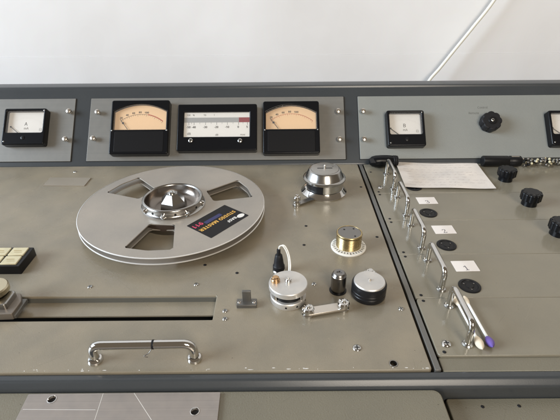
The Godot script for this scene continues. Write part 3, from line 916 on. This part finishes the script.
func _ellipse(rx: float, rz: float, cx: float, cz: float) -> PackedVector2Array:
	var p := PackedVector2Array()
	for i in 28:
		p.append(Vector2(cx + rx * cos(TAU * i / 28), cz + rz * sin(TAU * i / 28)))
	return p

var font_bold: SystemFont

func channel_module(z_front: float, label: String, number: String, knob: bool) -> void:
	var zb := z_front - 0.0829
	var t := thing("channel_module", label, "plug-in module", Transform3D(Basis(), Vector3(0, 0, z_front)), "plug-in modules on the right")
	obj("face_plate", MB.new().slab(rrect(0.1535, -0.0829, 0.80, 0.0, 0.0015 if number != "" or z_front < -0.31 else 0.004, 4), -0.004, 0.0, 0.0007).mesh(), M.module, t)
	var hz := -0.0420
	var h := part("pull_handle", t)
	obj("rod", MB.new().tube(bent([Vector3(0.1865, 0, hz - 0.0280), Vector3(0.1865, 0.0280, hz - 0.0280), Vector3(0.1865, 0.0280, hz + 0.0280), Vector3(0.1865, 0, hz + 0.0280)], 0.0085, 8), 0.0032, 16).mesh(), M.chrome, h)
	for s in [-1, 1]:
		obj("foot", MB.new().lathe([Vector2(0.0056, 0), Vector2(0.0056, 0.0010), Vector2(0.0044, 0.0022), Vector2(0.0033, 0.0024)], 24).mesh(), M.chrome_worn, h, Vector3(0.1865, 0, hz + s * 0.0280))
	for s in [-0.0783, -0.0045]:
		screw(t, 0.1605, s, 0.0018, M.black_soft, 0.0, 0.0006)
	if z_front < -0.63:
		screw(t, 0.1660, -0.0190, 0.0040, M.chrome, 0.0, 0.0020)
	if z_front > -0.31:
		screw(t, 0.1655, -0.0145, 0.0045, M.chrome, 0.0, 0.0022)
	else:
		var so := part("socket", t, Vector3(0.2215, 0, -0.0195))
		obj("rim", MB.new().lathe([Vector2(0.0128, 0), Vector2(0.0128, 0.0008), Vector2(0.0118, 0.0014), Vector2(0.0098, 0.0014), Vector2(0.0090, 0.0006), Vector2(0.0048, 0.0004), Vector2(0.0042, 0.0010), Vector2(0.0, 0.0010)], 36).mesh(), M.black, so)
		for a in [90, 210, 330]:
			obj("contact", MB.new().lathe([Vector2(0.0009, 0.0004), Vector2(0.0009, 0.0012), Vector2(0, 0.0012)], 8, Vector3(cos(deg_to_rad(a)), 0, sin(deg_to_rad(a))) * 0.0068).mesh(), M.dark_steel, so)
	if number != "":
		var lb := part("number_label", t, Vector3(0.2300, 0, -0.0575), 0.02)
		lb.set_meta("label", "white paper label with handwritten %s" % number)
		obj("paper", MB.new().slab(rrect(-0.0148, -0.0105, 0.0148, 0.0105, 0.0005, 1), 0.0001, 0.00035).mesh(), M.label_paper, lb)
		text(number, 0.0088, M.pencil, lb, Vector3(-0.0005, 0.0004, 0.0042), 0.12, font_serif)
	if knob:
		var k := part("fader_knob", t, Vector3(0.3830, 0, -0.0440))
		obj("stem", MB.new().lathe([Vector2(0.0112, 0), Vector2(0.0108, 0.0100)], 36).mesh(), M.bakelite, k)
		obj("grip", MB.new().slab(fluted(0.0152, 0.0014, 10), 0.0095, 0.0215, 0.0022).mesh(), M.bakelite, k)
		obj("cap", MB.new().lathe([Vector2(0.0100, 0.0214), Vector2(0.0096, 0.0220), Vector2(0, 0.0222)], 30).mesh(), M.black, k)

func build_modules() -> void:
	channel_module(-0.3035, "blank grey module nearest the front, its handle holding cotton swabs", "", false)
	channel_module(-0.3868, "grey plug-in module with paper label 1, next behind the swabs", "1", true)
	channel_module(-0.4701, "grey plug-in module with paper label 2, middle of the three numbered ones", "2", true)
	channel_module(-0.5534, "grey plug-in module with paper label 3, in front of the written sheet", "3", true)
	channel_module(-0.6367, "grey plug-in module at the back, half covered by the written sheet", "", true)

func build_frame() -> void:
	var t := thing("console_frame", "dark slate-grey console frame with rounded front beam around the deck and modules", "console")
	var xb := Basis(Vector3(0, 0, 1), Vector3(1, 0, 0), Vector3(0, 1, 0))
	var beam := obj("front_beam", MB.new().slab(round_poly([Vector2(-0.2866, -0.0020), Vector2(-0.2866, -0.045), Vector2(-0.2735, -0.045), Vector2(-0.2735, -0.0085), Vector2(-0.2790, -0.0022)], 0.0022, 5), -0.80, 0.80).mesh(), M.slate, t)
	beam.transform = Transform3D(xb, Vector3.ZERO)
	obj("front_ledge", MB.new().slab(rrect(0.1535, -0.3033, 0.80, -0.2868, 0.0010, 2), -0.012, -0.0024, 0.001).mesh(), M.lower, t)
	obj("divider_strip", MB.new().slab(rrect(0.1452, -0.7490, 0.1512, -0.2868, 0.0008, 2), -0.012, -0.0004, 0.0008).mesh(), M.strip, t)
	obj("back_rail", MB.new().slab(rrect(0.1535, -0.7490, 0.80, -0.7200, 0.0010, 2), -0.012, -0.0006, 0.0006).mesh(), M.module, t)
	obj("cabinet", MB.new().slab(rrect(-0.80, -0.90, 0.80, -0.2870, 0.002, 1), -0.70, -0.0301).mesh(), M.black_gap, t)
	obj("apron", MB.new().slab(rrect(-0.80, -0.2868, 0.80, -0.05, 0.002, 1), -0.70, -0.0451).mesh(), M.black_gap, t)
	var l := thing("lower_panel", "beige-grey lower front panel with rounded corner under the left of the beam", "panel", Transform3D(), "lower front panels")
	obj("plate", MB.new().slab(rrect(-0.80, -0.2733, 0.1470, -0.06, 0.0075, 6), -0.045, -0.0105, 0.0014).mesh(), M.lower, l)
	var r := thing("lower_panel", "olive-grey lower front panel at the bottom right, set deeper behind a dark gap", "panel", Transform3D(), "lower front panels")
	obj("plate", MB.new().slab(rrect(0.1545, -0.2733, 0.80, -0.06, 0.003, 4), -0.045, -0.0235, 0.0014).mesh(), M.lower, r)
	for s in [[0.1860, -0.2640], [0.2200, -0.2645]]:
		screw(r, s[0], s[1], 0.0016, M.black_soft, -0.0235, 0.0005)
	# loose metal plate on the left lower panel
	var p := thing("metal_plate", "brushed metal plate with two drilled holes and scribed lines, bottom left", "metal plate", Transform3D(Basis(), Vector3(0, -0.0105, 0)))
	var outline := round_poly([Vector2(-0.2325, -0.2700), Vector2(-0.0560, -0.2705), Vector2(-0.0535, -0.120), Vector2(-0.2250, -0.120)], 0.0010, 2)
	obj("sheet", MB.new().slab(outline, 0.0, 0.0024, 0.0004, [circle(0.0034, 20, -0.2085, -0.2640), circle(0.0034, 20, -0.0765, -0.2505)]).mesh(), M.brushed, p)
	for q in [[-0.2085, -0.2640], [-0.0765, -0.2505]]:
		obj("hole_rim", MB.new().lathe([Vector2(0.0036, 0.0022), Vector2(0.0042, 0.0027), Vector2(0.0036, 0.0028), Vector2(0.0031, 0.0018)], 24, Vector3(q[0], 0, q[1])).mesh(), M.chrome, p)
		obj("hole_bottom", MB.new().lathe([Vector2(0.0033, 0.0002), Vector2(0.0, 0.0002)], 20, Vector3(q[0], 0, q[1])).mesh(), M.black_gap, p)
	var sb := MB.new()
	bar2(sb, Vector2(-0.1638, -0.2700), Vector2(-0.1600, -0.205), 0.0004, 0.00245)
	bar2(sb, Vector2(-0.1355, -0.2700), Vector2(-0.0900, -0.215), 0.0005, 0.00245)
	bar2(sb, Vector2(-0.2300, -0.2540), Vector2(-0.1650, -0.2530), 0.0004, 0.00245)
	obj("scribed_line", sb.mesh(), M.scribe, p)

func build_loose() -> void:
	# written sheet
	var sh := thing("written_sheet", "cream sheet of paper with faint pencil writing lying below meter B", "paper", Transform3D(Basis(Vector3.UP, deg_to_rad(-3.2)), Vector3(0.2810, 0.0022, -0.6950)))
	var b := MB.new()
	var nx := 16
	var nz := 12
	var hgt := func(x: float, z: float): return 0.0016 * pow(absf(x / 0.074), 3.0) * (0.4 + 0.6 * (z / 0.048 + 1) / 2) + 0.0007 * sin(x * 55.0 + z * 30.0) + 0.0010
	for i in nx:
		for j in nz:
			var P := []
			for q in [[i, j], [i + 1, j], [i + 1, j + 1], [i, j + 1]]:
				var x: float = -0.073 + 0.146 * q[0] / nx
				var z: float = -0.0485 + 0.097 * q[1] / nz
				P.append(Vector3(x, hgt.call(x, z), z))
			var nn: Vector3 = (P[3] - P[0]).cross(P[1] - P[0]).normalized()
			b.flat(P[0], P[1], P[2], P[3], nn)
			b.flat(P[0] - nn * 0.0002, P[1] - nn * 0.0002, P[2] - nn * 0.0002, P[3] - nn * 0.0002, -nn)
	obj("sheet", b.mesh(), M.paper, sh)
	var rng := RandomNumberGenerator.new()
	rng.seed = 77
	var w := MB.new()
	for row in 9:
		var z := -0.040 + row * 0.0098
		var x := -0.064 + rng.randf() * 0.006
		while x < 0.060 - (rng.randf() * 0.05 if row % 3 == 2 else 0.0):
			var l := rng.randf_range(0.004, 0.013)
			var q := Vector2(x, z)
			for s in int(l / 0.0011):
				var p2 := Vector2(x + 0.0011 * (s + 1), z + rng.randf_range(-0.0016, 0.0016))
				var d := (p2 - q).normalized()
				var sd := Vector2(-d.y, d.x) * 0.00022
				var y0: float = hgt.call(q.x, q.y) + 0.0001
				var y1: float = hgt.call(p2.x, p2.y) + 0.0001
				w.flat(Vector3(q.x - sd.x, y0, q.y - sd.y), Vector3(p2.x - sd.x, y1, p2.y - sd.y), Vector3(p2.x + sd.x, y1, p2.y + sd.y), Vector3(q.x + sd.x, y0, q.y + sd.y), Vector3.UP)
				q = p2
			x += l + rng.randf_range(0.0025, 0.005)
	obj("pencil_writing", w.mesh(), M.faint_pencil, sh)

	# black plug lying at the foot of the bridge
	var lay := Basis(Vector3(0, -1, 0), Vector3(1, 0, 0), Vector3(0, 0, 1))       # local y along world x
	var pl := thing("cable_plug", "rounded black plug lying behind the rearmost chrome handle", "plug", Transform3D(Basis(Vector3.UP, 0.06) * lay, Vector3(0.1600, 0.0112, -0.7350)))
	obj("body", MB.new().lathe([Vector2(0.0, 0.0), Vector2(0.0055, 0.0012), Vector2(0.0090, 0.0055), Vector2(0.0106, 0.012), Vector2(0.0110, 0.022), Vector2(0.0106, 0.033), Vector2(0.0098, 0.041), Vector2(0.0092, 0.043)], 32).mesh(), M.bakelite, pl)
	obj("ribbed_end", MB.new().lathe([Vector2(0.0092, 0.0430), Vector2(0.0098, 0.0436), Vector2(0.0098, 0.0454), Vector2(0.0088, 0.0460), Vector2(0.0096, 0.0466), Vector2(0.0096, 0.0486), Vector2(0.0086, 0.0492), Vector2(0.0092, 0.0498), Vector2(0.0090, 0.0515), Vector2(0.0, 0.0520)], 28, Vector3.ZERO, 60).mesh(), M.black_soft, pl)
	obj("grip_flat", MB.new().slab(rrect(-0.0118, 0.012, -0.0102, 0.030, 0.0006, 2), -0.004, 0.004, 0.0006).mesh(), M.black_soft, pl)
	# black tube connector
	var tb := thing("tube_connector", "black cylindrical connector lying at the right corner of the written sheet", "connector", Transform3D(Basis(Vector3.UP, -0.03) * lay, Vector3(0.3640, 0.0098, -0.7370)))
	obj("barrel", MB.new().lathe([Vector2(0.0, 0.0), Vector2(0.0088, 0.0), Vector2(0.0096, 0.0012), Vector2(0.0096, 0.044), Vector2(0.0090, 0.045), Vector2(0.0090, 0.047), Vector2(0.0096, 0.048), Vector2(0.0096, 0.066), Vector2(0.0088, 0.0674), Vector2(0, 0.0674)], 36).mesh(), M.black, tb)
	obj("oval_opening", MB.new().tube([Vector3(-0.0092, 0.049, 0.001), Vector3(-0.0092, 0.063, 0.001)], 0.0017, 10).mesh(), M.steel, tb)
	# string of small beads along the foot of the bridge
	var bd := thing("bead_chain", "tangled chain of small shiny metal beads at the foot of the right panel", "chain", Transform3D(Basis(), Vector3(0.4400, 0, -0.7390)))
	var sph := SphereMesh.new()
	sph.radius = 0.0024
	sph.height = 0.0048
	sph.radial_segments = 10
	sph.rings = 6
	for i in 150:
		var f := i / 150.0
		var x := f * 0.17 + rng.randf_range(-0.004, 0.004)
		var yy := 0.0024 + absf(sin(i * 2.4)) * 0.0085
		var zz := 0.004 + sin(i * 1.7 + 0.6) * 0.0065 - yy * 0.25
		obj("bead", sph, [M.steel, M.black, M.dark_steel, M.key, M.black, M.dark_steel, M.bead_glass][rng.randi() % 7], bd, Vector3(x, yy, zz))

	# cotton swabs under the front handle
	for k in 2:
		var p0 := Vector3(0.1950, 0.0046, -0.3790) if k == 0 else Vector3(0.2065, 0.0038, -0.3800)
		var p1 := Vector3(0.1965, 0.0046, -0.3125) if k == 0 else Vector3(0.2075, 0.0046, -0.3140)
		var s := thing("cotton_swab", "white-stick swab with fat cream cotton tips beside the front handle" if k == 0 else "white-stick swab with purple tip, right of the cream cotton swab", "cotton swab", Transform3D(), "swabs by the front handle")
		obj("stick", MB.new().tube([p0, p1], 0.0015, 12).mesh(), M.stick_white, s)
		var d := (p1 - p0).normalized()
		var tip := func(c: Vector3, dd: Vector3, r: float, l: float) -> Mesh:
			var pts := []
			var rr := []
			for i in 11:
				var u := i / 10.0
				pts.append(c + dd * (u - 0.65) * l)
				rr.append(maxf(r * pow(sin(PI * (0.10 + 0.90 * pow(u, 1.15)) * 0.995), 0.6), 0.0004))
			return MB.new().tube(pts, rr, 14).mesh()
		obj("tip", tip.call(p1, d, 0.0041, 0.0160 if k == 0 else 0.0130), M.cotton if k == 0 else M.purple, s)
		obj("tip", tip.call(p0, -d, 0.0034 if k == 0 else 0.0026, 0.0150), M.cotton, s)

	# cable in front of the wall
	var cb := thing("white_cable", "thin white cable rising behind the meter bridge in front of the wall", "cable")
	var pts := spline([Vector3(0.2870, 0.02, -0.9150), Vector3(0.2960, 0.070, -0.9180), Vector3(0.3060, 0.1040, -0.9220), Vector3(0.3260, 0.1300, -0.9260), Vector3(0.3520, 0.1680, -0.9280), Vector3(0.3790, 0.2080, -0.9290), Vector3(0.4090, 0.2550, -0.9300), Vector3(0.4500, 0.3400, -0.9320), Vector3(0.4800, 0.5000, -0.9340), Vector3(0.4900, 1.2000, -0.9360)], 12)
	obj("sheath", MB.new().tube(pts, 0.0032, 12).mesh(), M.cable, cb)

func build_wall() -> void:
	var w := structure("wall", MB.new().slab(PackedVector2Array([Vector2(-2.2, -1.10), Vector2(2.2, -1.10), Vector2(2.2, -0.9500), Vector2(-2.2, -0.9500)]), 0.1533, 2.4, 0.0).mesh(), M.wall)
	var lower := structure("wall_base", MB.new().slab(PackedVector2Array([Vector2(-2.2, -1.10), Vector2(2.2, -1.10), Vector2(2.2, -0.9494), Vector2(-2.2, -0.9494)]), -0.70, 0.15305, 0.0003).mesh(), M.wall)

func _ready() -> void:
	# camera; the deck's top is y = 0
	var cam := Camera3D.new()
	cam.name = "camera"
	add_child(cam)
	cam.fov = rad_to_deg(2.0 * atan(210.0 / 448.0))
	cam.near = 0.02
	cam.far = 30.0
	cam.transform = Transform3D(Basis(Vector3.RIGHT, deg_to_rad(-30.5)) * Basis(Vector3.BACK, deg_to_rad(-0.45)), Vector3(0, 0.345, 0))
	cam.current = true

	var env := Environment.new()
	env.background_mode = Environment.BG_COLOR
	env.background_color = lin(0.185, 0.150, 0.112)
	env.background_energy_multiplier = 1.0
	env.tonemap_mode = Environment.TONE_MAPPER_LINEAR
	env.tonemap_exposure = 0.95
	env.sdfgi_enabled = true
	env.ssao_enabled = true
	env.ssil_enabled = true
	var we := WorldEnvironment.new()
	we.name = "environment"
	we.environment = env
	add_child(we)

	window_light("window_left", Vector3(-4.20, 1.70, 0.45), Vector3(0.0, 0.0, -0.62), Vector2(2.3, 1.9), Color(0.88, 0.94, 1.0), 34.0)
	window_light("window_behind", Vector3(0.85, 1.9, 2.3), Vector3(0.0, 0.0, -0.6), Vector2(1.2, 1.4), Color(1.0, 0.955, 0.89), 7.6)

	font_sans = SystemFont.new()
	font_sans.font_names = PackedStringArray(["Droid Sans"])
	font_serif = SystemFont.new()
	font_serif.font_names = PackedStringArray(["Droid Serif"])
	font_bold = SystemFont.new()
	font_bold.font_names = PackedStringArray(["Droid Sans"])
	font_bold.font_weight = 700
	make_materials()
	M.steel_paint = mat(lin(0.30, 0.265, 0.215), 0.30, 0.1)
	M.alu_bright = mat(lin(0.85, 0.84, 0.82), 0.42, 0.5)
	M.satin = mat(lin(0.40, 0.385, 0.36), 0.42, 0.8)
	M.dull_steel = mat(lin(0.25, 0.22, 0.195), 0.26, 1.0)
	M.slot_grey = mat(lin(0.11, 0.11, 0.098), 0.4)
	M.bead_glass = mat(lin(0.22, 0.20, 0.15), 0.15)
	M.gunmetal = mat(lin(0.17, 0.165, 0.155), 0.42, 0.7)
	M.gunmetal_warm = mat(lin(0.24, 0.21, 0.18), 0.4, 0.6)
	M.key_print = mat(lin(0.42, 0.33, 0.17), 0.6)
	M.scribe = mat(lin(0.80, 0.77, 0.73), 0.4, 0.6)

	build_wall()
	build_frame()
	build_bridge()
	build_deck()
	build_modules()
	build_reel()
	build_loose()

func window_light(called: String, at: Vector3, to: Vector3, size: Vector2, c: Color, e: float) -> void:
	var l := AreaLight3D.new()
	l.name = called
	add_child(l)
	l.look_at_from_position(at, to, Vector3.UP)
	l.area_size = size
	l.light_color = c
	l.light_energy = e
	l.shadow_enabled = true
